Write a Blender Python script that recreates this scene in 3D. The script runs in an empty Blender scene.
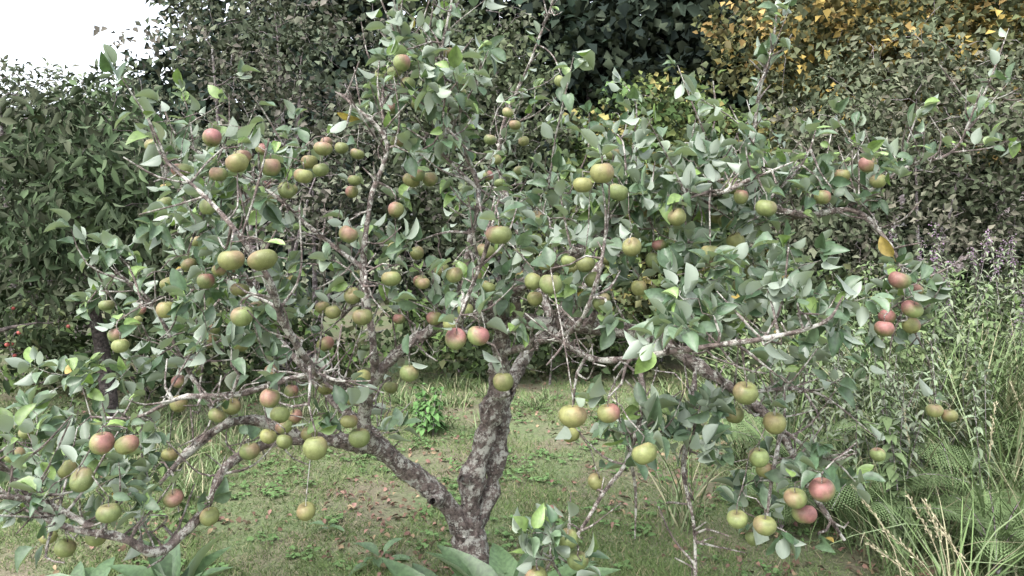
import bpy, math, random
import numpy as np
from mathutils import Vector
SEED=7
rng=np.random.default_rng(SEED); random.seed(SEED)
scene=bpy.context.scene
scene.view_settings.view_transform='Standard'
scene.view_settings.look='None'
scene.view_settings.exposure=0
coll=scene.collection

# ------------------------------------------------------------ helpers
def unit(v):
    v=np.asarray(v,float); n=np.linalg.norm(v,axis=-1,keepdims=True); n[n<1e-9]=1; return v/n
def rdir(n): return unit(rng.normal(size=(n,3)))
def empty(name,loc=(0,0,0)):
    o=bpy.data.objects.new(name,None); coll.objects.link(o); o.empty_display_size=.2
    return o
def mk(name,V,F,mat,col=None,smooth=True,parent=None):
    V=np.asarray(V,np.float32); F=np.asarray(F,np.int32); k=F.shape[1]
    me=bpy.data.meshes.new(name)
    me.vertices.add(len(V)); me.vertices.foreach_set('co',V.ravel())
    me.loops.add(F.size); me.loops.foreach_set('vertex_index',F.ravel())
    me.polygons.add(len(F)); me.polygons.foreach_set('loop_start',np.arange(0,F.size,k,dtype=np.int32))
    me.update(calc_edges=True)
    me.polygons.foreach_set('use_smooth',np.full(len(F),smooth,dtype=bool))
    if col is not None:
        a=me.attributes.new('col','FLOAT_COLOR','POINT')
        c=np.ones((len(V),4),np.float32); c[:,:3]=col; a.data.foreach_set('color',c.ravel())
    me.materials.append(mat); me.update()
    o=bpy.data.objects.new(name,me); coll.objects.link(o)
    if parent: o.parent=parent
    return o
# ------------------------------------------------------------ materials
def nodes(name):
    m=bpy.data.materials.new(name); m.use_nodes=True; nt=m.node_tree; nt.nodes.clear()
    return m,nt,nt.nodes,nt.links
def N(ns,t,**kw):
    n=ns.new(t)
    for k,v in kw.items():
        if k in n.inputs: n.inputs[k].default_value=v
        else: setattr(n,k,v)
    return n
def mixc(ns,ls,f,a,b,bt='MIX'):
    n=ns.new('ShaderNodeMix'); n.data_type='RGBA'; n.blend_type=bt
    for i,x in ((0,f),(6,a),(7,b)):
        if isinstance(x,bpy.types.NodeSocket): ls.new(x,n.inputs[i])
        elif i==0: n.inputs[0].default_value=x
        else: n.inputs[i].default_value=(*x,1)
    return n.outputs[2]
def leaf_mat(name,rough=.5,trans=.25,back=(.16,.19,.12),backf=.6,spec=.5,noise=True,simple=False):
    m,nt,ns,ls=nodes(name)
    out=N(ns,'ShaderNodeOutputMaterial'); at=N(ns,'ShaderNodeAttribute',attribute_name='col')
    geo=N(ns,'ShaderNodeNewGeometry'); src=at.outputs['Color']
    if noise:
        tc=N(ns,'ShaderNodeTexCoord')
        nz=N(ns,'ShaderNodeTexNoise',Scale=60.0,Detail=2.0); ls.new(tc.outputs['Object'],nz.inputs['Vector'])
        mr=N(ns,'ShaderNodeMapRange'); ls.new(nz.outputs['Fac'],mr.inputs[0]); mr.inputs[1].default_value=.3; mr.inputs[2].default_value=.7; mr.inputs[3].default_value=.72; mr.inputs[4].default_value=1.25
        cm=ns.new('ShaderNodeVectorMath'); cm.operation='SCALE'; ls.new(src,cm.inputs[0]); ls.new(mr.outputs[0],cm.inputs['Scale']); src=cm.outputs[0]
    mf=ns.new('ShaderNodeMath'); mf.operation='MULTIPLY'; ls.new(geo.outputs['Backfacing'],mf.inputs[0]); mf.inputs[1].default_value=backf
    c=mixc(ns,ls,mf.outputs[0],src,back)
    if simple:
        p=N(ns,'ShaderNodeBsdfDiffuse'); ls.new(c,p.inputs['Color']); ls.new(p.outputs[0],out.inputs[0]); return m
    p=N(ns,'ShaderNodeBsdfPrincipled',Roughness=rough); ls.new(c,p.inputs['Base Color']); p.inputs['Specular IOR Level'].default_value=spec
    if trans<=0:
        ls.new(p.outputs[0],out.inputs[0]); return m
    t=N(ns,'ShaderNodeBsdfTranslucent'); tcol=mixc(ns,ls,1.0,c,(1.2,1.35,.6),'MULTIPLY'); ls.new(tcol,t.inputs['Color'])
    mx=ns.new('ShaderNodeMixShader'); mx.inputs[0].default_value=trans
    ls.new(p.outputs[0],mx.inputs[1]); ls.new(t.outputs[0],mx.inputs[2]); ls.new(mx.outputs[0],out.inputs[0])
    return m
def bark_mat(name,dark,mid,light,scale=30,lich=.5,det=8.0):
    m,nt,ns,ls=nodes(name)
    out=N(ns,'ShaderNodeOutputMaterial'); tc=N(ns,'ShaderNodeTexCoord')
    n1=N(ns,'ShaderNodeTexNoise',Scale=float(scale)*1.5,Detail=det,Roughness=.75); n2=N(ns,'ShaderNodeTexNoise',Scale=scale*.8,Detail=det,Roughness=.8)
    for n in (n1,n2): ls.new(tc.outputs['Object'],n.inputs['Vector'])
    r=ns.new('ShaderNodeValToRGB'); ls.new(n1.outputs['Fac'],r.inputs[0])
    r.color_ramp.elements[0].position=.4; r.color_ramp.elements[0].color=(*dark,1)
    r.color_ramp.elements[1].position=.6; r.color_ramp.elements[1].color=(*mid,1)
    r2=ns.new('ShaderNodeValToRGB'); ls.new(n2.outputs['Fac'],r2.inputs[0])
    r2.color_ramp.elements[0].position=lich; r2.color_ramp.elements[0].color=(0,0,0,1)
    r2.color_ramp.elements[1].position=lich+.06; r2.color_ramp.elements[1].color=(1,1,1,1)
    c=mixc(ns,ls,r2.outputs[0],r.outputs[0],light)
    p=N(ns,'ShaderNodeBsdfPrincipled',Roughness=.92); ls.new(c,p.inputs['Base Color'])
    b=N(ns,'ShaderNodeBump',Strength=1.0,Distance=.02); ls.new(n1.outputs['Fac'],b.inputs['Height']); ls.new(b.outputs[0],p.inputs['Normal'])
    ls.new(p.outputs[0],out.inputs[0]); return m
M_aleaf=leaf_mat('apple_leaf',.42,.18,(.27,.315,.26),.85,.55)
M_bg=leaf_mat('shrub_leaf',.6,0,(.13,.155,.10),.4,.35,False,True)
M_grass=leaf_mat('grass_blade',.6,0,(.13,.17,.08),.2,.3,False,True)
M_bark=bark_mat('apple_bark',(.05,.036,.032),(.24,.19,.17),(.5,.49,.44),30,.5)
M_bgbark=bark_mat('shrub_bark',(.10,.08,.08),(.25,.21,.21),(.36,.34,.33),20,.54,2.0)
M_dkbark=bark_mat('dark_bark',(.03,.024,.022),(.10,.08,.075),(.16,.15,.14),20,.6,3.0)
def apple_mat():
    m,nt,ns,ls=nodes('apple_skin')
    out=N(ns,'ShaderNodeOutputMaterial'); at=N(ns,'ShaderNodeAttribute',attribute_name='col'); tc=N(ns,'ShaderNodeTexCoord')
    nz=N(ns,'ShaderNodeTexNoise',Scale=55.0,Detail=4.0); vo=N(ns,'ShaderNodeTexVoronoi',Scale=210.0)
    ls.new(tc.outputs['Object'],nz.inputs['Vector']); ls.new(tc.outputs['Object'],vo.inputs['Vector'])
    mr=N(ns,'ShaderNodeMapRange'); ls.new(nz.outputs['Fac'],mr.inputs[0]); mr.inputs[1].default_value=.3; mr.inputs[2].default_value=.7; mr.inputs[3].default_value=.75; mr.inputs[4].default_value=1.2
    cm=ns.new('ShaderNodeVectorMath'); cm.operation='SCALE'; ls.new(at.outputs['Color'],cm.inputs[0]); ls.new(mr.outputs[0],cm.inputs['Scale'])
    r=ns.new('ShaderNodeValToRGB'); ls.new(vo.outputs['Distance'],r.inputs[0])
    r.color_ramp.elements[0].position=.12; r.color_ramp.elements[0].color=(.45,.45,.45,1); r.color_ramp.elements[1].position=.22; r.color_ramp.elements[1].color=(0,0,0,1)
    c=mixc(ns,ls,r.outputs[0],cm.outputs[0],(.36,.33,.2))
    p=N(ns,'ShaderNodeBsdfPrincipled',Roughness=.5); p.inputs['Specular IOR Level'].default_value=.35
    ls.new(c,p.inputs['Base Color']); ls.new(p.outputs[0],out.inputs[0]); return m
M_apple=apple_mat()
# ------------------------------------------------------------ leaf templates (t along, a across, faces)
def strip(ts,ws):
    V=[];F=[]
    for t,w in zip(ts,ws): V+=[(t,-w),(t,0),(t,w)]
    for i in range(len(ts)-1):
        a=i*3
        F+=[(a,a+3,a+4,a+1),(a+1,a+4,a+5,a+2)]
    return np.array(V),np.array(F)
T_APPLE=strip([0,.2,.3,.45,.62,.78,.9,1.0],[.035,.035,.62,.97,1,.74,.42,.02])
T_LANCE=strip([0,.3,.65,1],[.1,1,.75,.02])
T_OVAL=strip([0,.25,.6,.85,1],[.08,.9,1,.6,.03])
T_DIA=(np.array([(0,0),(.45,1),(1,0),(.45,-1)],float),np.array([(0,3,2),(0,2,1)]))
T_RIB=(np.array([(0,1),(0,-1),(.3,.95),(.3,-.95),(.6,.75),(.6,-.75),(.82,.45),(.82,-.45),(1,.04),(1,-.04)],float),np.array([(0,1,3,2),(2,3,5,4),(4,5,7,6),(6,7,9,8)]))
T_TRI=(np.array([(0,1),(0,-1),(1,0)],float),np.array([(0,1,2)]))
class Leaves:
    def __init__(s): s.d=[]
    def add(s,P,D,Nn,L,W,col,fold=.15,curl=.15):
        n=len(P)
        f=lambda x:np.broadcast_to(np.asarray(x,float),(n,)).copy()
        s.d.append((np.asarray(P,float),unit(D),np.asarray(Nn,float),f(L),f(W),np.broadcast_to(np.asarray(col,float),(n,3)).copy(),f(fold),f(curl)))
    def cat(s): return [np.concatenate([x[i] for x in s.d]) for i in range(8)]
    def build(s,name,T,mat,parent=None,keep=None):
        P,D,Nn,L,W,C,fo,cu=s.cat()
        if keep is not None:
            k=keep(P,D,L); P,D,Nn,L,W,C,fo,cu=[x[k] for x in (P,D,Nn,L,W,C,fo,cu)]
        S=unit(np.cross(Nn,D)); Nn=np.cross(D,S)
        tv,tf=T; t=tv[:,0]; a=tv[:,1]; m=len(tv); n=len(P)
        wave=np.sin(t*9.0)*a*.16
        off=(fo[:,None]*np.abs(a)[None,:]*(W/L)[:,None]*2.0 - cu[:,None]*(t**2)[None,:]+ wave[None,:]*(W/L)[:,None]*(fo[:,None]>0))*L[:,None]
        al=t[None,:]*L[:,None]*(1-.35*np.abs(cu)[:,None]*t[None,:])
        V=P[:,None,:]+D[:,None,:]*al[...,None]+S[:,None,:]*(a[None,:]*W[:,None])[...,None]+Nn[:,None,:]*off[...,None]
        F=(tf[None]+(np.arange(n)*m)[:,None,None]).reshape(-1,tf.shape[1])
        return mk(name,V.reshape(-1,3),F,mat,np.repeat(C,m,axis=0),True,parent)
# ------------------------------------------------------------ tubes / skeleton
def catmull(P,R,seg=.04):
    P=np.asarray(P,float); R=np.asarray(R,float)
    Q=np.vstack([2*P[0]-P[1],P,2*P[-1]-P[-2]]); out=[];ro=[]
    for i in range(len(P)-1):
        p0,p1,p2,p3=Q[i],Q[i+1],Q[i+2],Q[i+3]
        n=max(1,int(np.linalg.norm(p2-p1)/seg))
        for j in range(n):
            t=j/n
            out.append(.5*((2*p1)+(-p0+p2)*t+(2*p0-5*p1+4*p2-p3)*t*t+(-p0+3*p1-3*p2+p3)*t**3)); ro.append(R[i]*(1-t)+R[i+1]*t)
    out.append(P[-1]); ro.append(R[-1]); return np.array(out),np.array(ro)
class Wood:
    def __init__(s): s.V=[];s.F=[];s.n=0;s.np=[];s.nr=[];s.nd=[]
    def tube(s,P,R,sides=6,seg=.04,bump=.1,reg=True):
        P,R=catmull(P,R,seg); n=len(P)
        if n<2: return P,R
        T=unit(np.gradient(P,axis=0)); u=unit(np.cross(T[0],[.31,.52,.79]));
        ang=np.linspace(0,2*math.pi,sides,endpoint=False); ca,sa=np.cos(ang),np.sin(ang)
        V=np.empty((n,sides,3))
        kn=1+bump*.8*np.interp(np.arange(n),np.arange(0,n+3,2)[:],rng.normal(size=len(np.arange(0,n+3,2))))
        for i in range(n):
            u=unit(u-T[i]*np.dot(u,T[i])); w=np.cross(T[i],u)
            rr=R[i]*max(.6,kn[i])*(1+bump*rng.normal(size=sides)*.6)
            V[i]=P[i]+(u[None]*ca[:,None]+w[None]*sa[:,None])*rr[:,None]
        i=np.arange(n-1)[:,None]; j=np.arange(sides)[None]; j2=(j+1)%sides
        F=np.stack([i*sides+j,i*sides+j2,(i+1)*sides+j2,(i+1)*sides+j],-1).reshape(-1,4)+s.n
        s.V.append(V.reshape(-1,3)); s.F.append(F); s.n+=n*sides
        if reg:
            s.np+=list(P); s.nr+=list(R); s.nd+=list(T)
        return P,R
    def build(s,name,mat,parent=None): return mk(name,np.concatenate(s.V),np.concatenate(s.F),mat,None,True,parent)
    def nearest(s,t,zbias=.0):
        A=np.array(s.np) if len(s.np)!=getattr(s,'c',-1) else s.A
        s.A=A; s.c=len(s.np)
        d=np.linalg.norm(A-t,axis=1)+zbias*np.maximum(0,A[:,2]-t[2])
        i=int(np.argmin(d)); return i
    def twig(s,t,r0=.006,r1=.0022,sides=5,lift=.12,seg=.05,wig=.12,zb=0):
        t=np.asarray(t,float); i=s.nearest(t,zb); p=np.array(s.np[i]); L=np.linalg.norm(t-p)
        if L<.012: return p,t
        r=min(s.nr[i]*.75,r0+.006*L)
        a=p+(t-p)*.33+rng.normal(size=3)*wig*L*.6+np.array([0,0,lift*L*.6])
        b=p+(t-p)*.7+rng.normal(size=3)*wig*L*.5+np.array([0,0,lift*L*.6])
        s.tube([p,a,b,t],[r,r*.8+r1*.2,r*.4+r1*.6,min(r1,r)],sides,seg,.08)
        return b,t

# ============================================================ APPLE TREE
tree=empty('apple_tree')
W=Wood()
limbs=[
 ([(-.15,3.22,-.05),(-.16,3.22,.1),(-.17,3.22,.22),(-.18,3.22,.34)],[.13,.1,.09,.085]),
 ([(-.18,3.22,.26),(-.30,3.15,.44),(-.44,3.08,.60),(-.55,3.0,.70),(-.65,2.92,.75),(-.79,2.85,.78),(-.925,2.78,.85),(-1.03,2.7,.86),(-1.13,2.62,.81),(-1.2,2.55,.71)],[.062,.056,.048,.043,.034,.028,.022,.018,.013,.008]),
 ([(-.79,2.85,.78),(-.93,2.76,.80),(-1.0,2.62,.75),(-1.04,2.55,.66),(-1.10,2.48,.56),(-1.14,2.4,.55),(-1.23,2.33,.62),(-1.40,2.3,.69),(-1.54,2.25,.89)],[.022,.021,.019,.018,.017,.015,.013,.01,.006]),
 ([(-1.3,2.32,.66),(-1.42,2.28,.74),(-1.52,2.2,.79),(-1.62,2.15,.76)],[.011,.01,.008,.004]),
 ([(-.18,3.22,.28),(-.16,3.22,.495),(-.11,3.22,.69),(-.065,3.22,.87),(-.05,3.15,1.05),(-.04,3.1,1.17)],[.066,.06,.054,.05,.046,.04]),
 ([(-.17,3.24,.28),(-.085,3.3,.43),(-.062,3.31,.645),(-.035,3.37,.82),(.085,3.5,1.0),(.315,3.75,1.215),(.57,3.97,1.51),(.92,4.1,1.78),(1.2,4.1,1.85)],[.06,.05,.044,.04,.034,.028,.021,.014,.006]),
 ([(-.04,3.1,1.16),(.03,3.03,1.2),(.13,3.0,1.2),(.34,2.92,1.19),(.52,2.85,1.17),(.68,2.78,1.09),(.82,2.7,.99),(.94,2.62,.88),(1.01,2.55,.73),(1.10,2.48,.55)],[.042,.04,.035,.03,.026,.022,.019,.015,.011,.006]),
 ([(-.04,3.1,1.16),(-.02,3.08,1.28),(.15,3.0,1.41),(.32,2.92,1.55),(.43,2.85,1.67),(.64,2.85,1.725),(.89,2.92,1.71),(1.15,3.0,1.63),(1.35,3.0,1.67),(1.435,2.92,1.565),(1.46,2.85,1.42),(1.45,2.78,1.28)],[.036,.033,.029,.025,.022,.019,.017,.014,.012,.010,.008,.004]),
 ([(.89,2.92,1.71),(.93,2.93,1.885),(.975,2.95,2.12),(1.03,2.95,2.35),(1.05,2.95,2.6)],[.01,.008,.007,.005,.002]),
 ([(1.35,3.0,1.67),(1.59,3.07,1.80),(1.84,3.15,1.91),(2.03,3.2,2.17),(2.12,3.2,2.43)],[.01,.008,.006,.005,.002]),
 ([(1.0,2.95,1.68),(1.15,2.95,1.85),(1.22,2.97,2.03)],[.008,.006,.002]),
 ([(.43,2.85,1.67),(.46,2.88,1.8),(.49,2.9,1.97)],[.008,.006,.002]),
 ([(.13,3.0,1.2),(.22,2.75,1.14),(.29,2.48,1.14),(.43,2.33,1.19),(.59,2.25,1.23),(.75,2.18,1.275),(.91,2.15,1.32),(.95,2.15,1.39)],[.016,.014,.012,.011,.0095,.008,.006,.003]),
 ([(-.55,3.0,.70),(-.57,2.94,.80),(-.56,2.92,.89),(-.52,2.85,1.02),(-.425,2.85,1.12),(-.30,2.85,1.20),(-.22,2.92,1.34),(-.16,2.92,1.53),(-.13,2.9,1.73),(-.205,2.85,1.95),(-.26,2.78,2.20),(-.23,2.78,2.425),(-.21,2.78,2.65)],[.03,.028,.026,.024,.024,.022,.018,.014,.011,.009,.007,.005,.002]),
 ([(-.30,2.85,1.20),(-.17,2.95,1.22),(-.05,3.08,1.17)],[.018,.018,.022]),
 ([(-.52,2.85,1.02),(-.51,2.78,1.2),(-.54,2.75,1.43),(-.52,2.77,1.685),(-.47,2.78,1.91),(-.59,2.78,2.03),(-.66,2.8,2.09)],[.017,.015,.013,.011,.009,.006,.003]),
 ([(-.47,2.78,1.91),(-.5,2.9,2.1),(-.49,3.1,2.35),(-.45,3.1,2.6)],[.008,.006,.005,.002]),
 ([(-.56,2.92,.89),(-.62,2.7,1.02),(-.72,2.55,1.07),(-.90,2.48,1.04),(-1.05,2.4,1.04),(-1.22,2.4,.97),(-1.35,2.4,.98)],[.018,.015,.013,.011,.009,.006,.003]),
 ([(-.66,2.62,1.05),(-.64,2.4,1.12),(-.67,2.25,1.28),(-.69,2.12,1.44),(-.775,2.1,1.58),(-.905,2.18,1.70),(-1.04,2.25,1.80),(-1.09,2.25,1.9)],[.012,.0125,.012,.010,.008,.006,.005,.002]),
 ([(-.54,2.75,1.43),(-.73,2.85,1.55),(-.92,2.85,1.725),(-1.07,2.85,1.80),(-1.26,2.85,1.915),(-1.33,2.85,2.05)],[.012,.01,.008,.007,.005,.002]),
 ([(-.44,3.08,.60),(-.62,3.2,.72),(-.82,3.37,.80),(-1.11,3.6,1.04),(-1.46,3.75,1.265),(-1.71,3.75,1.215)],[.026,.024,.02,.016,.011,.005]),
 ([(-1.11,3.6,1.04),(-1.2,3.5,1.3),(-1.35,3.4,1.6),(-1.4,3.3,1.9)],[.014,.011,.008,.003]),
 ([(-1.03,2.7,.86),(-1.12,2.7,1.0),(-1.2,2.7,1.11),(-1.3,2.7,1.32),(-1.43,2.7,1.43)],[.013,.011,.009,.006,.003]),
 ([(.52,2.85,1.17),(.45,2.65,1.08),(.435,2.5,1.0),(.38,2.4,.84),(.28,2.4,.745),(.20,2.4,.62),(.115,2.4,.51),(.07,2.42,.4)],[.012,.01,.009,.008,.007,.006,.005,.003]),
 ([(.68,2.78,1.09),(.62,2.6,.95),(.58,2.48,.785),(.6,2.45,.6),(.61,2.45,.38),(.62,2.45,.2)],[.011,.01,.0085,.007,.006,.004]),
 ([(.38,2.4,.84),(.40,2.46,.7),(.41,2.5,.55)],[.007,.006,.003]),
 ([(.94,2.62,.88),(.86,2.5,.76),(.82,2.42,.63)],[.009,.007,.003]),
 ([(.94,2.62,.88),(1.03,2.45,.84),(1.08,2.35,.88)],[.008,.006,.003]),
 ([(1.45,2.78,1.28),(1.59,2.85,1.08),(1.66,2.95,.93)],[.005,.004,.002]),
 ([(.82,2.7,.99),(1.1,2.75,.98),(1.36,2.8,.8)],[.008,.006,.002]),
 ([(.2,3.62,1.12),(.06,3.9,1.46),(-.06,4.0,1.99),(.095,3.97,2.46),(.25,3.9,2.85)],[.022,.018,.013,.008,.003]),
 ([(-.05,3.15,1.05),(.1,2.9,1.12),(.2,2.5,1.25),(.27,2.35,1.4),(.3,2.35,1.6)],[.016,.014,.011,.008,.004]),
 ([(-.2,3.0,1.21),(-.2,2.7,1.2),(-.15,2.45,1.32),(-.08,2.35,1.5),(-.04,2.35,1.68)],[.012,.011,.009,.007,.003]),
 ([(.64,2.85,1.725),(.7,2.6,1.7),(.8,2.5,1.74),(.92,2.45,1.8)],[.011,.009,.007,.003]),
 ([(-.13,2.9,1.73),(-.3,2.95,1.9),(-.42,3.0,1.98)],[.008,.006,.003]),
]
for P,R in limbs:
    big=max(R); R=[r*(.78 if r>.03 else .88) for r in R]
    P=[np.array(p)+(rng.normal(size=3)*.008 if 0<i<len(P)-1 else 0) for i,p in enumerate(P)]
    W.tube(P,R,18 if big>.035 else (9 if big>.014 else 7),.022,.19 if big>.03 else .14)
for p,d,r in [((-.04,3.1,1.18),(-.06,-.02,.09),.03),((-.62,2.95,.74),(.02,-.08,.05),.02),((.02,3.02,1.22),(0,-.05,.08),.022),((-.07,3.18,.88),(.07,-.06,.02),.03),((-.3,3.1,.46),(-.02,-.08,.02),.03),((-.16,3.2,.5),(-.05,-.06,.03),.025),((.3,2.92,1.2),(.02,-.05,.06),.018)]:
    p=np.array(p);d=np.array(d); W.tube([p,p+d*.6,p+d],[r,r*.9,r*.55],9,.02,.16)

AP=[(-1.02,2.55,1.89,.034,.9),(-1.29,2.7,1.88,.032,.2),(-.825,2.25,1.78,.036,.3),(-.82,2.55,1.79,.034,.4),(-.93,3.15,1.74,.03,.2),(-.71,2.55,1.76,.034,.5),(-.73,2.7,1.82,.032,.2),(-.59,2.7,1.56,.036,.5),
(-.76,2.03,1.50,.037,.25),(-.675,2.03,1.50,.04,.3),(-.81,2.25,1.32,.036,.35),(-1.03,2.85,1.14,.034,.3),(-.71,2.85,1.14,.034,.6),(-.495,2.48,1.29,.036,.2),(-.59,2.78,1.33,.033,.2),(-.435,2.7,1.40,.036,.2),(-.38,3,1.48,.032,.2),(-.28,3,1.41,.032,.2),
(-.04,2.25,1.565,.038,.7),(-.095,2.7,1.50,.034,.3),(-.175,2.33,1.24,.037,.9),(-.105,2.33,1.25,.037,.85),(-.03,2.55,1.06,.036,.1),(.105,3.15,1.62,.033,.3),(.24,3.75,2.31,.033,.3),(.27,2.25,1.75,.038,.2),(.24,2.55,1.73,.034,.1),(.36,2.55,1.705,.036,.3),(.49,2.85,1.65,.034,.5),
(.12,2.33,1.41,.037,.1),(.075,2.7,1.39,.033,.1),(.12,2.7,1.46,.035,.1),(.25,2.55,1.46,.034,.1),(.30,2.78,1.39,.033,.15),(.285,2.4,1.35,.035,.1),(.085,2.78,1.32,.033,.2),(.84,2.48,1.65,.036,.15),(.85,2.85,1.53,.034,.1),(1.4,3.6,1.77,.03,.7),
(1.39,2.93,1.83,.035,.7),(1.43,2.93,1.765,.035,.3),(1.32,3.0,1.79,.032,.3),(1.36,2.63,1.40,.038,.7),(1.53,2.85,1.345,.031,.6),(1.44,2.7,1.29,.036,.95),(1.40,2.8,1.25,.034,.9),(1.48,2.78,1.22,.033,.6),(1.34,2.7,1.22,.033,.8),(1.69,3.0,.85,.032,.3),(1.75,3.0,.83,.032,.3),(1.39,2.85,.72,.034,.5),
(.70,2.25,1.09,.038,.2),(.75,2.7,.93,.033,.1),(.80,2.7,.91,.033,.2),(.84,2.4,.96,.038,.15),(.17,2.1,1.06,.041,.25),(.20,2.55,.88,.032,.2),(.29,2.25,1.03,.036,.7),(.385,2.18,.93,.037,.2),(.79,2.4,.85,.035,.4),(.86,2.55,.76,.032,.3),(.93,2.25,.80,.038,.8),(.88,2.33,.745,.037,.4),(.92,2.36,.685,.037,.85),(.70,2.33,.68,.037,.15),(.765,2.27,.685,.036,.2),(.80,2.48,.56,.03,.2),
(.18,2.4,.59,.035,.25),(.21,2.4,.52,.033,.3),(.285,2.55,.72,.031,.2),(.075,2.33,.50,.037,.3),(-.775,2.4,1.04,.035,.5),(-.865,2.7,1.06,.033,.4),(-.67,2.7,1.01,.033,.4),(-1.01,2.7,.94,.033,.2),(-1.20,2.7,.95,.033,.2),(-1.035,2.63,.925,.032,.2),(-1.33,3.15,.98,.03,.2),(-1.21,3.0,1.13,.032,.3),(-.92,2.63,.80,.033,.3),
(-.59,2.25,.925,.038,.1),(-.73,2.7,.84,.03,.2),(-.505,2.48,.89,.036,.2),(-.37,2.7,1.06,.035,.25),(-.51,3.15,.91,.03,.2),(-.51,3.15,.785,.03,.2),(-.70,2.55,.62,.034,.2),(-1.0,2.48,.63,.033,.3),(-1.12,2.48,.69,.033,.6),(-1.23,2.25,.94,.036,.75),(-1.155,2.25,.935,.036,.6),(-1.29,2.25,.83,.036,.2),(-1.21,2.25,.73,.036,.2),(-1.33,2.4,.595,.034,.2),(-1.43,2.4,.56,.034,.2),(-1.67,2.7,.47,.03,.3),(-2.04,3.15,.72,.03,.3),(-1.3,2.85,.72,.031,.2),(.47,2.78,1.36,.034,.2),(.91,3.0,1.35,.031,.2),(-.105,3.6,2.0,.032,.2),(.015,3.75,2.09,.03,.3),(-.55,3.15,2.22,.03,.3),(-.52,3.375,2.38,.03,.2),(-.65,3.15,1.89,.03,.3),
(-.9,2.5,1.82,.033,.5),(-.66,2.62,1.86,.033,.6),(-.45,2.95,1.92,.032,.3),(-.36,2.9,2.06,.03,.2),(-.02,3.8,2.16,.031,.3),(-.08,3.8,1.92,.031,.3),(.06,3.85,2.02,.031,.2),(-.25,3.0,2.28,.03,.2),(1.2,2.9,1.7,.034,.6),(.55,2.5,1.62,.034,.2),(.62,2.95,1.86,.032,.3),(-.2,2.6,1.42,.034,.2),(.4,2.5,1.52,.034,.1),(-.98,2.7,1.36,.033,.3),(-1.2,2.6,1.3,.033,.3),(.66,2.5,1.5,.034,.1)]
LV=Leaves()
GA=np.array([.06,.108,.056]); GB=np.array([.12,.175,.105]); GY=np.array([.18,.27,.085])
def leafcol(n,yl=.12):
    t=rng.random((n,1)); c=GA*(1-t)+GB*t
    y=rng.random(n)<yl; c[y]=GY*(.75+.4*rng.random((y.sum(),1)))
    o=rng.random(n)<.008; c[o]=np.array([.36,.27,.08])
    return c*(.75+.5*rng.random((n,1)))
def lnorm(n,s):
    Nn=np.array([0,-.15,1.0])+rng.normal(size=(n,3))*s
    fl=rng.random(n)<.24; Nn[fl]*=-1; return unit(Nn)
def rosette(p,axis,n,yl=.12,spread=1.0,size=1.0):
    axis=unit(np.asarray(axis,float)); D=unit(axis[None]*.75+rdir(n)*spread*.95+np.array([0,0,.12]))
    L=(.048+.05*rng.random(n))*size
    LV.add(p+rng.normal(size=(n,3))*.006,D,lnorm(n,.65),L*1.18,L*(.22+.07*rng.random(n)),leafcol(n,yl),.1+.7*rng.random(n),-.2+.75*rng.random(n))
def along(P0,P1,n,yl=.15,size=1.0):
    t=rng.random((n,1)); p=P0*(1-t)+P1*t; ax=unit(P1-P0)
    D=unit(ax*.5+rdir(n)*.9+np.array([0,0,.1])); L=(.048+.04*rng.random(n))*size
    LV.add(p,D,lnorm(n,.6),L*1.18,L*(.22+.06*rng.random(n)),leafcol(n,yl),.1+.7*rng.random(n),-.2+.75*rng.random(n))

zones=[((.18,2.95,1.5),(.38,.45,.27),34),((.72,2.95,1.72),(.5,.5,.22),100),((.85,3.0,1.5),(.45,.4,.2),28),((.78,2.35,1.38),(.32,.25,.16),36),((.45,2.3,1.27),(.2,.2,.12),8),
((1.46,2.8,1.3),(.12,.15,.18),16),((-1.05,2.7,1.72),(.4,.45,.22),22),((-1.1,2.8,1.25),(.45,.5,.3),30),((-1.42,2.55,.78),(.36,.4,.26),30),((-.33,2.95,2.05),(.25,.35,.3),28),
((-.2,2.9,1.35),(.3,.45,.28),13),((.4,2.4,.95),(.14,.12,.1),9),((.6,2.45,.93),(.13,.12,.1),10),((.93,2.5,.72),(.22,.2,.18),14),((.05,3.95,1.8),(.7,.4,.5),24),((1.27,3.0,1.75),(.25,.3,.14),20),
((-.52,2.8,1.45),(.25,.3,.3),8),((-1.55,3.5,1.3),(.5,.4,.4),20),((.75,4.0,1.75),(.5,.3,.3),20),((-.7,2.6,.95),(.35,.3,.15),5),((-1.75,2.9,.9),(.35,.4,.3),16),((-.9,3.3,1.7),(.4,.4,.35),9),((1.1,2.8,1.1),(.35,.3,.2),11),((.12,2.35,.55),(.12,.12,.12),8)]
T=[]
for c,r,n in zones:
    q=rdir(n)*(rng.random((n,1))**.45); T+=list(np.array(c)+q*np.array(r))
T=np.array(T); T=T[T[:,2]>.35]
base=np.array(W.np)
dist=np.array([np.min(np.linalg.norm(base-t,axis=1)) for t in T]); T=T[np.argsort(dist)]
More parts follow.
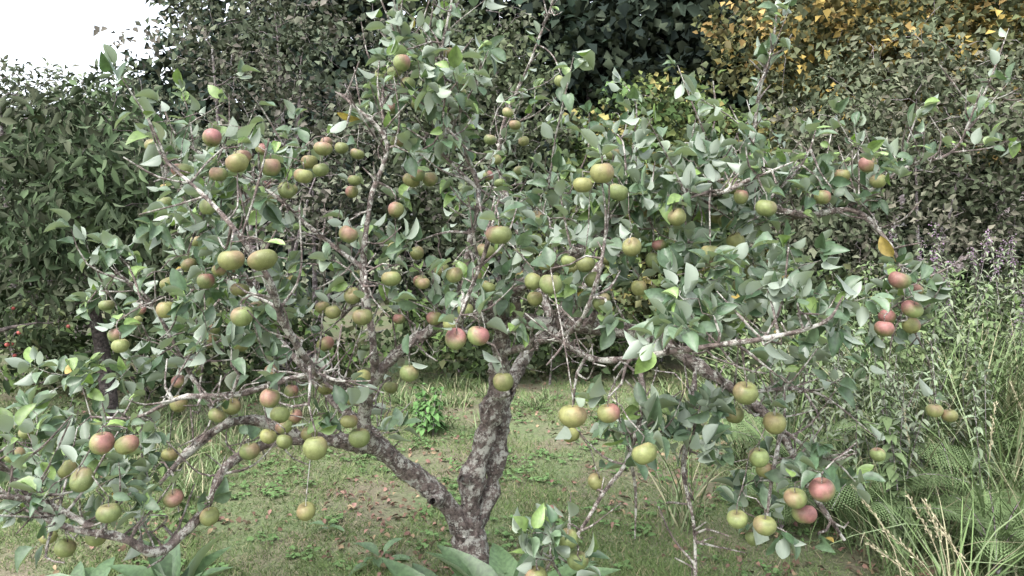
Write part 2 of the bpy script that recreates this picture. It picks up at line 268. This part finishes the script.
# more small fruit hanging below the leafy spurs, often in pairs
zi=[6,7,8,9,10,14,16,17,19,0,1,2,21,6,7,9,19]
for _ in range(74):
    c,r,n=zones[zi[rng.integers(len(zi))]]; p=np.array(c)+rdir(1)[0]*np.array(r)*(.5+.5*rng.random())
    for q in range(rng.integers(1,3)):
        pp=p+rng.normal(size=3)*.045*(q>0); rr=.027+.006*rng.random()
        if min(np.linalg.norm(pp-np.array(a[:3]))-a[3] for a in AP)>rr: AP.append((pp[0],pp[1],pp[2],rr,rng.random()**1.5*.9))
for x,y,z,r,b in AP:
    t=np.array([x,y,z+r+.012]); a,e=W.twig(t,.005,.0025,5,.15,.04,.1,zb=-.4)
    rosette(e,unit(t-a)+np.array([0,.4,.5]),rng.integers(2,5),.12,1.0)
for t in T:
    a,e=W.twig(t,.005,.002,5,.05,.05,.16)
    rosette(e,e-a+rng.normal(size=3)*.02,rng.integers(4,10),.12)
    along(a,e,rng.integers(0,5))
def shoot(p,d,L,n,yl=.3):
    p=np.array(p,float); i=W.nearest(p); p=np.array(W.np[i]); d=unit(np.array(d,float)); q=p+d*L*.5+rng.normal(size=3)*.02; e=p+d*L+rng.normal(size=3)*.04
    W.tube([p,q,e],[.0045,.0035,.0015],5,.05,.06)
    for s in np.linspace(.12,1,n):
        c=((1-s)**2*p+2*s*(1-s)*q+s*s*e)
        rosette(c,d*.3+rdir(1)[0]*.8,1 if s<1 else 4,yl,.5,.95)
for P,R in [limbs[8],limbs[9],limbs[10],limbs[11],limbs[13],limbs[16],limbs[30]]:
    Q,_=catmull(P,R,.045)
    for q in Q[len(Q)//3 if R[0]>.015 else 1:]:
        if rng.random()<.8: rosette(q,rdir(1)[0]+np.array([0,0,.5]),rng.integers(1,4),.3,.8,.85)
for _ in range(76):
    c,r,n=zones[rng.choice([1,0,6,7,9,14,15,17,8,21])]; p=np.array(c)+rdir(1)[0]*np.array(r)*.8
    shoot(p,(rng.normal()*.45,rng.normal()*.45,1),.12+.3*rng.random(),rng.integers(5,11))
for p,d,L in [((.1,2.9,2.0),(.1,0,1),.3),((-.3,2.8,2.1),(-.5,-.2,1),.3),((-.25,2.8,1.95),(.5,-.3,.8),.35),((-.2,2.8,1.9),(.1,-.8,.6),.4),((-.2,2.8,1.9),(-.6,-.6,.6),.4),((.5,2.9,1.9),(.2,0,1),.25),((1.6,3.05,1.8),(.3,0,1),.3),((1.85,3.1,1.9),(1,0,.2),.3),((-1.2,2.85,1.9),(-.3,0,1),.25),((-1,2.25,1.8),(-.5,0,1),.3),((-.4,2.8,2.2),(-.3,0,1),.4),((.95,2.95,2.2),(.4,0,1),.25),((1.9,3.15,2.0),(.6,0,.8),.3)]:
    shoot(p,d,L,10,.4)
base=np.array(W.np); rad=np.array(W.nr); idx=np.where((rad>.004)&(rad<.03))[0]
for i in rng.choice(idx,950):
    p=base[i]; d=unit(rdir(1)[0]+np.array([0,0,.35])); L=.03+.24*rng.random()**2
    W.tube([p,p+d*L*.5+rng.normal(size=3)*.012,p+d*L+rng.normal(size=3)*.02+np.array([0,0,.2*L])],[.0045,.0035,.0022],5,.03,.2,reg=False)
APc=np.array([a[:3] for a in AP]); APr=np.array([a[3] for a in AP])
def keep(P,D,L):
    k=np.ones(len(P),bool)
    for s in (.25,.6,1.0):
        Q=P+D*(L*s)[:,None]
        for c,r in zip(APc,APr):
            d=np.linalg.norm(Q-c,axis=1)
            # the fruit's weight bends its spur so it hangs clear below the leaves
            k&=(d>r*1.08)&((d>r*2.3)|(Q[:,2]>c[2]+.75*r))
    return k
LV.build('leaves',T_APPLE,M_aleaf,tree,keep)
def apple_mesh(seg=22,ring=15):
    V=[];F=[]
    for i in range(ring):
        ph=math.pi*(i/(ring-1)); ph=max(.03,min(math.pi-.03,ph))
        z=math.cos(ph)*.92-.34*math.exp(-(ph/.36)**2)+.17*math.exp(-((math.pi-ph)/.28)**2); rr=math.sin(ph)*(1.03+.05*math.cos(ph))
        for j in range(seg):
            a=2*math.pi*j/seg; k=1+.025*math.cos(5*a)*(ph/math.pi)**2
            V.append((rr*k*math.cos(a),rr*k*math.sin(a),z))
    for i in range(ring-1):
        for j in range(seg): F.append((i*seg+j,(i+1)*seg+j,(i+1)*seg+(j+1)%seg,i*seg+(j+1)%seg))
    return np.array(V),np.array(F)
def rot(ax,a):
    ax=unit(ax); K=np.array([[0,-ax[2],ax[1]],[ax[2],0,-ax[0]],[-ax[1],ax[0],0]]); return np.eye(3)+math.sin(a)*K+(1-math.cos(a))*K@K
aV,aF=apple_mesh()
def apples(name,L,parent,stems=None,green=(.155,.195,.075),red=(.26,.12,.11)):
    VV=[];FF=[];CC=[];n=0
    for x,y,z,r,b in L:
        R=rot(rdir(1)[0]*np.array([1,1,0])+1e-3,rng.normal()*.4); sc=np.array([1+rng.normal()*.05,1+rng.normal()*.05,1+rng.normal()*.07])
        v=(aV*sc)@R.T; nn=unit(v)
        g=np.array(green)*(.8+.4*rng.random())*np.array([1+.25*rng.random(),1,1]); rd=np.array(red)*(.8+.4*rng.random())
        bd=unit(np.array([rng.normal()*.7,-.25+rng.normal()*.5,.6])); d=nn@bd
        ns_=.16*np.sin(nn[:,0]*9+x*50)*np.cos(nn[:,1]*11+z*40)
        m=np.clip((d+ns_-(.65-1.15*b))/.9,0,1)*min(1,.45+b*.65); m=m[:,None]
        cal=(aV[:,2]<-.62)&(np.hypot(aV[:,0],aV[:,1])<.17)
        c=g*(1-m)+rd*m; c[cal]=(.05,.035,.02)
        top=(np.hypot(aV[:,0],aV[:,1])<.3)&(aV[:,2]>0); c[top]=c[top]*.6+np.array([.12,.09,.04])*.4
        VV.append(v*r*.95+np.array([x,y,z])); FF.append(aF+n); CC.append(c); n+=len(v)
        if stems is not None:
            top_=np.array([x,y,z])+R@np.array([0,0,.5*r]); stems.tube([top_,top_+np.array([0,0,r*.35]),(x,y,z+r+.014)],[.0014,.0014,.002],5,.01,.02,reg=False)
    return mk(name,np.concatenate(VV),np.concatenate(FF),M_apple,np.concatenate(CC),True,parent)
apples('apples',AP,tree,W)
W.build('trunk_and_branches',M_bark,tree)

# ============================================================ BACKGROUND WOODY PLANTS
def plant(name,base,ells,leafL,leafW,per,crad,cols,T_,mat=M_bg,bark=M_bgbark,droop=0.,ntw=40,trunk=.06,stems=1,nrm=.5,upn=.6,val=.35,zb=.6,bare=0,spread=.35):
    par=empty(name); w=Wood(); lv=Leaves(); C=[]
    for c,r,n in ells:
        q=rdir(n)*(rng.random((n,1))**.4); C.append(np.array(c)+q*np.array(r))
    C=np.concatenate(C); C=C[C[:,2]>.12]
    base=np.array(base,float); cen=C.mean(0)
    for s in range(stems):
        e=C[rng.integers(len(C))]*.85+cen*.15 if stems>1 else cen.copy()
        b=base+(e-base)*(spread if stems>1 else 0); b[2]=-.05; b+=np.array([rng.normal()*.12*(stems>1),rng.normal()*.12*(stems>1),0])
        m=b*.5+e*.5+rng.normal(size=3)*.1; m[:2]=b[:2]*.62+e[:2]*.38; w.tube([b,b*.9+m*.1+np.array([0,0,.15*e[2]]),m,e],[trunk,trunk*.85,trunk*.6,trunk*.2],9,.12,.1)
    sel=C[rng.choice(len(C),min(ntw,len(C)),False)]
    d=[np.min(np.linalg.norm(np.array(w.np)-t,axis=1)) for t in sel]
    for t in sel[np.argsort(d)]: w.twig(t,trunk*.2,.004,5,.15,.12,.12,zb=zb)
    for _ in range(bare):
        t=C[rng.integers(len(C))]+rng.normal(size=3)*.15+np.array([0,-.1,.25]); w.twig(t,.012,.0035,5,.2,.12,.1,zb=zb)
    w.build('trunk_and_branches',bark,par)
    n=len(C)*per; ci=np.repeat(np.arange(len(C)),per)
    cols=np.array(cols,float); cc=cols[rng.integers(len(cols),size=len(C))]*(1-val+2*val*rng.random((len(C),1)))
    P=C[ci]+rdir(n)*(rng.random((n,1))**.5)*crad*np.array([1.2,1.2,.8])
    D=unit(rdir(n)+(P-C[ci])/crad*.6+np.array([0,0,-droop])); Nn=unit(rng.normal(size=(n,3))*nrm+np.array([0,-.2,upn]))
    L=leafL*(.7+.6*rng.random(n)); k=P[:,2]>.03; col=cc[ci]*(.7+.6*rng.random((n,1)))
    lv.add(P[k],D[k],Nn[k],L[k],leafW*(L[k]/leafL),col[k],.25,.1+.3*rng.random(k.sum()))
    lv.build('foliage',T_,mat,par); return par
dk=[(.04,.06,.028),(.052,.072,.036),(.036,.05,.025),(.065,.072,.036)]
gy=[(.125,.15,.10),(.11,.13,.085),(.145,.16,.115),(.13,.13,.10)]
gn=[(.085,.13,.045),(.11,.15,.055),(.065,.105,.04),(.135,.16,.06)]
ye=[(.28,.215,.07),(.24,.18,.06),(.12,.13,.06),(.24,.17,.07),(.10,.115,.055),(.10,.11,.06),(.18,.165,.07),(.09,.10,.055)]
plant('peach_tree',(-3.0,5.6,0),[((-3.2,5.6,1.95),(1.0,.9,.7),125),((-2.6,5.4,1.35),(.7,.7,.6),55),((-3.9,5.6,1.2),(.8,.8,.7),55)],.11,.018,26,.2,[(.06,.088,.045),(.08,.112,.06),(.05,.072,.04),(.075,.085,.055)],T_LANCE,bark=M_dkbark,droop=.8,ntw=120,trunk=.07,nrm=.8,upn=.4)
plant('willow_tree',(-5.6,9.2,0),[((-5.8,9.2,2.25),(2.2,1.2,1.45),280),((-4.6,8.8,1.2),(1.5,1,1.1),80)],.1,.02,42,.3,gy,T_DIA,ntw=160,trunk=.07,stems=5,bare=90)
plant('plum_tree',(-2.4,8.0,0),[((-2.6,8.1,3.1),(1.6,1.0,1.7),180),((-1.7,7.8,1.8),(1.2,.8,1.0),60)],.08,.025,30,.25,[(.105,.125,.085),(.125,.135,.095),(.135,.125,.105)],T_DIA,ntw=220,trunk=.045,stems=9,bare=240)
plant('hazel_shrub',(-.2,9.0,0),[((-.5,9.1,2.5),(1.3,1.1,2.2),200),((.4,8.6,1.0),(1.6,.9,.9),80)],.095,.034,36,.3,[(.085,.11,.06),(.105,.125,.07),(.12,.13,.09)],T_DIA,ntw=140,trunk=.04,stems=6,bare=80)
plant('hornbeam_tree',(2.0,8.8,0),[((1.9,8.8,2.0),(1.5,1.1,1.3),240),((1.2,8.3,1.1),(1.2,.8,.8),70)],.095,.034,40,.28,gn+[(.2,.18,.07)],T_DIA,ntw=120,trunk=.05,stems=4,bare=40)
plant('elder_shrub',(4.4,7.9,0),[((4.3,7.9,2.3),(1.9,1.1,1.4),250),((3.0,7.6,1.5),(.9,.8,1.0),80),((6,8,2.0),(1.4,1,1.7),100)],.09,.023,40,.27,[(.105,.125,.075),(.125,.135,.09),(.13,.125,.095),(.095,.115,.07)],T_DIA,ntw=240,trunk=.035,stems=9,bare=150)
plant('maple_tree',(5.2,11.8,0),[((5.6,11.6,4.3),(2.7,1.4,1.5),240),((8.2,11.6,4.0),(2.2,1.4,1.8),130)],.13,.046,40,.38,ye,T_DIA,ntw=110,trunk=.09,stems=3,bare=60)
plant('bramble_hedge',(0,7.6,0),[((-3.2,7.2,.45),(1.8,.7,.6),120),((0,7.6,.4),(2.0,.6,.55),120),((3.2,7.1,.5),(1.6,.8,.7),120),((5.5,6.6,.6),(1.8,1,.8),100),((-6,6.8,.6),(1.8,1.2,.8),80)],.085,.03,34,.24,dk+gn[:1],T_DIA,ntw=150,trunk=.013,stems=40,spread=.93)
bk=[]
for x in np.arange(-14,20,1.8):
    h=4.0 if x<-7.2 else (6.3 if x<-5.4 else 8.5)
    bk.append(((x+rng.normal()*.3,15.5+rng.normal()*.6,h*.5),(1.8,1.6,h*.52),int(62*h/3)))
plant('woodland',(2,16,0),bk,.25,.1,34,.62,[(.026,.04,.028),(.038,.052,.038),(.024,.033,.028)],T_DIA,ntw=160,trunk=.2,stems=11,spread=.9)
ct=empty('crab_apple_tree'); w=Wood(); w.tube([(-3.9,5.2,0),(-3.7,5.1,.5),(-3.45,4.95,.85),(-3.1,4.9,.95)],[.04,.03,.02,.006],8,.08,.1); lv=Leaves(); fr=[]
for _ in range(60):
    t=np.array([-3.4+rng.normal()*.25,4.9+rng.normal()*.15,.9+rng.normal()*.14]); a,e=w.twig(t,.006,.002,5,.1,.06,.1)
    if rng.random()<.3: fr.append((t[0],t[1],t[2]-.03,.014,1.0))
    k=4; L=.05*(.7+.5*rng.random(k)); lv.add(np.repeat(t[None],k,0),rdir(k),lnorm(k,.5),L,L*.27,np.array((.1,.12,.06))*(.7+.6*rng.random((k,1))),.2,.2)
lv.build('leaves',T_LANCE,M_bg,ct); apples('fruit',fr,ct,None,(.25,.07,.06),(.28,.06,.05)); w.build('branches',M_dkbark,ct)

# ============================================================ GROUND
m,nt,ns,ls=nodes('turf'); out=N(ns,'ShaderNodeOutputMaterial'); tc=N(ns,'ShaderNodeTexCoord')
a=N(ns,'ShaderNodeTexNoise',Scale=1.6,Detail=8.0,Roughness=.7); b=N(ns,'ShaderNodeTexNoise',Scale=38.0,Detail=5.0)
for n in (a,b): ls.new(tc.outputs['Object'],n.inputs['Vector'])
r=ns.new('ShaderNodeValToRGB'); ls.new(a.outputs['Fac'],r.inputs[0]); e=r.color_ramp.elements
e[0].position=.42; e[0].color=(.16,.125,.09,1); e[1].position=.57; e[1].color=(.11,.155,.06,1)
r2=ns.new('ShaderNodeValToRGB'); ls.new(b.outputs['Fac'],r2.inputs[0]); e=r2.color_ramp.elements
e[0].position=.3; e[0].color=(.055,.065,.035,1); e[1].position=.7; e[1].color=(.18,.2,.11,1)
c=mixc(ns,ls,.4,r.outputs[0],r2.outputs[0]); p=N(ns,'ShaderNodeBsdfPrincipled',Roughness=.95); ls.new(c,p.inputs['Base Color'])
bp=N(ns,'ShaderNodeBump',Strength=.7,Distance=.03); ls.new(b.outputs['Fac'],bp.inputs['Height']); ls.new(bp.outputs[0],p.inputs['Normal']); ls.new(p.outputs[0],out.inputs[0])
M_turf=m
xs=np.concatenate([np.linspace(-300,-14,8),np.linspace(-12,12,97),np.linspace(14,300,8)]); ys=np.concatenate([np.linspace(-200,-4,6),np.linspace(-2,20,89),np.linspace(24,400,8)])
def gz(x,y): return .018*np.sin(x*2.1+1)*np.cos(y*1.7)+.012*np.sin(x*5.3+y*3.1)
X,Y=np.meshgrid(xs,ys); V=np.stack([X,Y,gz(X,Y)],-1).reshape(-1,3); nx=len(xs)
i=np.arange(len(ys)-1)[:,None]; j=np.arange(nx-1)[None]
mk('ground',V,np.stack([i*nx+j,i*nx+j+1,(i+1)*nx+j+1,(i+1)*nx+j],-1).reshape(-1,4),M_turf)
def patch(x,y): return .5+.25*(np.sin(x*1.9+np.sin(y*2.3)*1.5)*np.cos(y*1.6+np.sin(x*1.3)*1.2)+np.sin(x*4.7+np.cos(y*5.1)*1.3)*np.sin(y*4.1+x*1.1)+.5*np.sin(x*11+y*3)*np.sin(y*9-x*4))
n=200000; y=3.2+5.2*rng.random(n)**1.5; x=(rng.random(n)*2-1)*(y*.72)
k=(patch(x,y)*1.25+rng.random(n)*.5)>.66; x=x[k];y=y[k];n=len(x)
G=Leaves(); P=np.stack([x,y,gz(x,y)-.003],-1); D=unit(np.stack([rng.normal(size=n)*.7,rng.normal(size=n)*.7,np.full(n,.7)],-1)); t=rng.random((n,1)); pt=patch(x*1.7+3,y*1.3)[:,None]
c=(np.array([.10,.155,.055])*(1-t)+np.array([.17,.225,.095])*t)*(.7+.5*pt); dry=rng.random(n)<.12; c[dry]=(.30,.27,.17)
G.add(P,D,rng.normal(size=(n,3)),.018+.03*rng.random(n)+.06*np.clip(pt[:,0],0,1)**3,(.0018+.0007*y/4),c,0,.2); G.build('lawn_grass',T_TRI,M_grass)
n=3000; y=3.3+3.8*rng.random(n); x=(rng.random(n)*2-1)*y*.5; q=patch(x*1.3+5,y*1.1+2)>.5; x=x[q];y=y[q]; x=np.repeat(x,4)+rng.normal(size=len(x)*4)*.015; y=np.repeat(y,4)+rng.normal(size=len(y)*4)*.015; n=len(x); CL=Leaves(); a=rng.random(n)*6.28
L=.018+.025*rng.random(n); CL.add(np.stack([x,y,gz(x,y)+.015],-1),np.stack([np.cos(a),np.sin(a),.3+.3*rng.random(n)],-1),np.array([0,0,1.])+rng.normal(size=(n,3))*.2,L,L*.3,np.array((.1,.165,.065))*(.7+.6*rng.random((n,1))),.2,.3); CL.build('clover_patch',T_OVAL,M_grass)
n=5200; y=3.2+4.6*rng.random(n)**1.2; x=(rng.random(n)*2-1)*y*.6-.1; q=(1.3-patch(x,y)*1.3+rng.random(n)*.4)>.92; x=x[q];y=y[q];n=len(x); FL=Leaves()
pc=np.array([(.20,.125,.095),(.17,.11,.085),(.25,.19,.12),(.24,.145,.12),(.12,.085,.06)])[rng.integers(5,size=n)]
FL.add(np.stack([x,y,gz(x,y)+.01+.014*rng.random(n)],-1),rdir(n)*np.array([1,1,.25]),unit(rng.normal(size=(n,3))*.4+np.array([0,0,1])),.02+.032*rng.random(n),.006+.009*rng.random(n),pc*(.6+.7*rng.random((n,1))),.3,.3); FL.build('fallen_leaves',T_OVAL,M_bg)

def tallgrass(name,cx,cy,sx,sy,n,h,cols,wid=.003,lean=.35):
    g=Leaves(); nt_=max(6,n//45); tx=cx+rng.normal(size=nt_)*sx; ty=cy+rng.normal(size=nt_)*sy; ti=rng.integers(nt_,size=n)
    x=tx[ti]+rng.normal(size=n)*.05; y=ty[ti]+rng.normal(size=n)*.05
    D=unit(np.stack([rng.normal(size=n)*lean,rng.normal(size=n)*lean,np.ones(n)],-1)); Nn=unit(-D*np.array([1,1,0])+rng.normal(size=(n,3))*.2+np.array([0,0,.3]))
    c=np.array(cols)[rng.integers(len(cols),size=n)]*(.7+.6*rng.random((n,1))); L=h*(.5+.6*rng.random(n))
    g.add(np.stack([x,y,np.zeros(n)-.01],-1),D,Nn,L,wid*(.7+.6*rng.random(n)),c,0,.2+.45*rng.random(n)); return g.build(name,T_RIB,M_grass)
gc=[(.14,.2,.085),(.19,.24,.13),(.11,.16,.07),(.28,.27,.17)]
tallgrass('tall_grass',3.2,5.2,.6,.7,5500,1.2,gc,.005)
tallgrass('tall_grass',2.75,4.35,.3,.3,2600,1.05,gc,.0045,.3)
tallgrass('tall_grass',2.2,4.0,.35,.5,2600,.65,gc,.0038)
tallgrass('tall_grass',-3.1,5.0,.8,.5,4000,.3,gc,.003)
tallgrass('tall_grass',-1.6,6.6,1.0,.35,2000,.2,gc,.004)
tallgrass('tall_grass',1.9,6.5,.8,.35,2000,.22,gc,.004)

def fern(name,base,nf,L,seed):
    r_=np.random.default_rng(seed); lv=Leaves(); w=Wood(); par=empty(name); base=np.array(base,float)
    for f in range(nf):
        a=2*math.pi*(f+r_.random()*.7)/nf; l=L*(.7+.4*r_.random()); o=np.array([math.cos(a),math.sin(a),0])
        K=[base,base+o*l*.16+np.array([0,0,l*.42]),base+o*l*.45+np.array([0,0,l*.62]),base+o*l*.85+np.array([0,0,l*(.5+.15*r_.random())])]
        P,_=catmull(K,[.003]*4,l/34); w.tube(K,[.0035,.003,.002,.001],5,.06,.02,reg=False); Tn=unit(np.gradient(P,axis=0)); m=len(P); col=np.array((.13,.185,.085))*(.8+.5*r_.random())
        for i in range(5,m):
            s=(i-5)/(m-5); pl=l*.26*(math.sin(math.pi*min(1,.18+s*.85))**.8)+.008
            side=unit(np.cross(Tn[i],[0,0,1])); up=np.cross(side,Tn[i])
            for sg in (-1,1):
                d=unit(side*sg+Tn[i]*.35-np.array([0,0,.12])); nn=max(3,int(pl/.011)); q=np.linspace(.05,1,nn)[:,None]; B=P[i]+d*pl*q; e=pl*.17*(1-q[:,0]*.85)+.003
                for s2 in (-1,1):
                    dd=unit(np.cross(d,up)*s2+d*.45); lv.add(B,np.repeat(dd[None],nn,0),np.repeat(up[None],nn,0)+rng.normal(size=(nn,3))*.1,e,.0042,col*(.85+.3*r_.random()),.05,.1)
    w.build('stalks',M_bgbark,par); lv.build('fronds',T_DIA,M_grass,par)
fern('bracken_fern',(2.35,4.2,0),8,.75,1); fern('bracken_fern',(1.75,3.75,0),7,.6,2); fern('bracken_fern',(3.0,4.7,.1),8,.85,3); fern('bracken_fern',(1.6,4.4,0),7,.6,4); fern('bracken_fern',(2.2,3.4,0),7,.5,5); fern('bracken_fern',(1.4,3.9,0),6,.42,6)
def weeds(name,pts,h,leafL,leafW,cols,flower=None,step=.045):
    lv=Leaves(); fl=Leaves(); w=Wood(); par=empty(name)
    for (x,y) in pts:
        hh=h*(.65+.5*rng.random()); l=np.array([rng.normal()*.12,rng.normal()*.12,0]); K=[np.array([x,y,-.02]),np.array([x,y,hh*.5])+l*.4*hh,np.array([x,y,hh])+l*hh*1.2]
        P,_=catmull(K,[.004,.003,.0015],step); w.tube(K,[.004,.003,.0015],5,.15,.03,reg=False); cc=np.array(cols[rng.integers(len(cols))])*(.75+.5*rng.random())
        for i in range(2,len(P)):
            s=i/len(P); a=i*1.57+rng.normal()*.3
            an=a+np.array([0,math.pi,rng.random()*6,rng.random()*6]); D=np.stack([np.cos(an),np.sin(an),rng.normal(size=4)*.25-.1],-1); LL=leafL*(1.1-.65*s)*(.75+.5*rng.random(4))
            lv.add(np.repeat(P[i][None],4,0),D,np.array([0,0,1.])+rng.normal(size=(4,3))*.25,LL,LL*leafW,cc*(.8+.4*rng.random((4,1))),.2,.35)
            if flower is not None and s>.85:
                k=10; fl.add(P[i]+rng.normal(size=(k,3))*.014,rdir(k),rdir(k),.015,.006,np.array(flower)*(.6+.6*rng.random((k,1))),.1,.1)
    w.build('stems',M_bgbark,par); lv.build('leaves',T_LANCE,M_grass,par)
    if fl.d: fl.build('flowers',T_DIA,M_bg,par)
def scat(cx,cy,sx,sy,n): return [(cx+rng.normal()*sx,cy+rng.normal()*sy) for _ in range(n)]
nc=[(.12,.165,.08),(.15,.195,.095),(.10,.14,.065)]
weeds('nettle_patch',scat(2.6,5.0,.45,.5,90),.95,.1,.27,nc)
weeds('nettle_patch',scat(3.6,5.6,.5,.5,90),1.15,.1,.27,nc)
weeds('willowherb',scat(3.5,5.3,.4,.3,36),1.4,.12,.12,[(.15,.19,.12),(.18,.21,.14)],(.3,.2,.3))
weeds('mugwort',scat(2.1,4.5,.3,.45,70),.85,.09,.16,[(.18,.21,.15),(.15,.19,.12)])
weeds('nettle_patch',scat(-3.3,4.7,.5,.3,40),.4,.08,.27,[(.09,.13,.055)])
def seedgrass(name,pts):
    lv=Leaves(); w=Wood(); par=empty(name)
    for x,y,dx,dy,h in pts:
        K=[(x,y,0),(x+dx*.3,y+dy*.3,h*.6),(x+dx,y+dy,h)]; P,_=catmull(K,[.002]*3,.012); w.tube(K,[.0022,.0018,.001],4,.08,.02,reg=False)
        Q=P[int(len(P)*.68):]; n=len(Q)*3; i=np.repeat(np.arange(len(Q)),3); ax=unit(Q[-1]-Q[0]); lv.add(Q[i]+rng.normal(size=(n,3))*.004,unit(ax+rdir(n)*.5),rdir(n),.017,.0028,np.array((.48,.43,.3))*(.7+.5*rng.random((n,1))),.1,0)
    w.build('stalks',M_straw,par); lv.build('seed_heads',T_DIA,M_grass,par)
m,nt,ns,ls=nodes('straw'); out=N(ns,'ShaderNodeOutputMaterial'); nz=N(ns,'ShaderNodeTexNoise',Scale=30.0); p=N(ns,'ShaderNodeBsdfPrincipled',Roughness=.8); ls.new(mixc(ns,ls,nz.outputs['Fac'],(.34,.29,.18),(.5,.45,.32)),p.inputs['Base Color']); ls.new(p.outputs[0],out.inputs[0]); M_straw=m
seedgrass('seeding_grass',[(1.65+.1*rng.normal(),2.75+.1*rng.normal(),-.1-.25*rng.random(),.1*rng.normal(),.4+.26*rng.random()) for i in range(7)]+[(2.5+rng.normal()*.3,3.9+rng.normal()*.3,rng.normal()*.2,0,.6+.2*rng.random()) for _ in range(8)])
def comfrey(name,base,n,L,col,seed,up0=.35):
    lv=Leaves(); b=np.array(base,float); a=2*math.pi*(np.arange(n)+rng.random(n)*.8)/n; up=up0+.9*rng.random(n)
    D=np.stack([np.cos(a),np.sin(a),up],-1); LL=L*(.55+.5*rng.random(n)); lv.add(np.repeat(b[None],n,0)+rng.normal(size=(n,3))*.015,D,np.array([0,0,1.])+rng.normal(size=(n,3))*.25,LL,LL*.14,np.array(col)*(.75+.5*rng.random((n,1))),.35,.4)
    return lv.build(name,T_APPLE,M_aleaf)
cf=(.09,.15,.07)
comfrey('comfrey_plant',(.02,2.8,0.02),24,.52,cf,1,1.4); comfrey('comfrey_plant',(-.28,2.85,0),14,.42,cf,2,1.1); comfrey('comfrey_plant',(-1.35,3.0,0.02),22,.4,cf,3,1.0); comfrey('comfrey_plant',(-.62,3.5,0),9,.2,cf,4)
comfrey('comfrey_plant',(-1.75,3.1,0),14,.36,cf,5,.6); comfrey('dock_plant',(.3,3.4,0),8,.15,cf,6); comfrey('dock_plant',(-.95,3.9,0),8,.14,cf,7)
weeds('apple_seedling',scat(-.66,5.7,.07,.07,9),.34,.09,.28,[(.09,.17,.06)])

# ============================================================ LIGHT, SKY, CAMERA
wd=bpy.data.worlds.new('World'); scene.world=wd; wd.use_nodes=True; ns=wd.node_tree.nodes; ls=wd.node_tree.links; ns.clear()
out=ns.new('ShaderNodeOutputWorld'); bg=ns.new('ShaderNodeBackground'); sk=ns.new('ShaderNodeTexSky'); sk.sky_type='NISHITA'; sk.sun_disc=False
EL=math.radians(58); AZ=math.radians(215)
sk.sun_elevation=EL; sk.sun_rotation=AZ; sk.dust_density=4; sk.air_density=1
hs=ns.new('ShaderNodeHueSaturation'); hs.inputs['Saturation'].default_value=.34; hs.inputs['Value'].default_value=4.2
ls.new(sk.outputs[0],hs.inputs['Color']); ls.new(hs.outputs[0],bg.inputs[0]); bg.inputs[1].default_value=.15; ls.new(bg.outputs[0],out.inputs[0])
sl=bpy.data.lights.new('sun','SUN'); sl.energy=1.3; sl.angle=math.radians(35); sl.color=(1,.97,.96); so=bpy.data.objects.new('sun',sl); coll.objects.link(so)
dv=Vector((math.sin(AZ)*math.cos(EL),math.cos(AZ)*math.cos(EL),math.sin(EL))); so.rotation_euler=dv.to_track_quat('Z','Y').to_euler()
cam=bpy.data.cameras.new('camera'); co=bpy.data.objects.new('camera',cam); coll.objects.link(co); co.location=(0,0,1.6); co.rotation_euler=(math.radians(90),0,0)
cam.sensor_width=36; cam.lens=36*750/1024; cam.shift_y=-65/1024; cam.clip_end=1000; cam.clip_start=.05
scene.camera=co
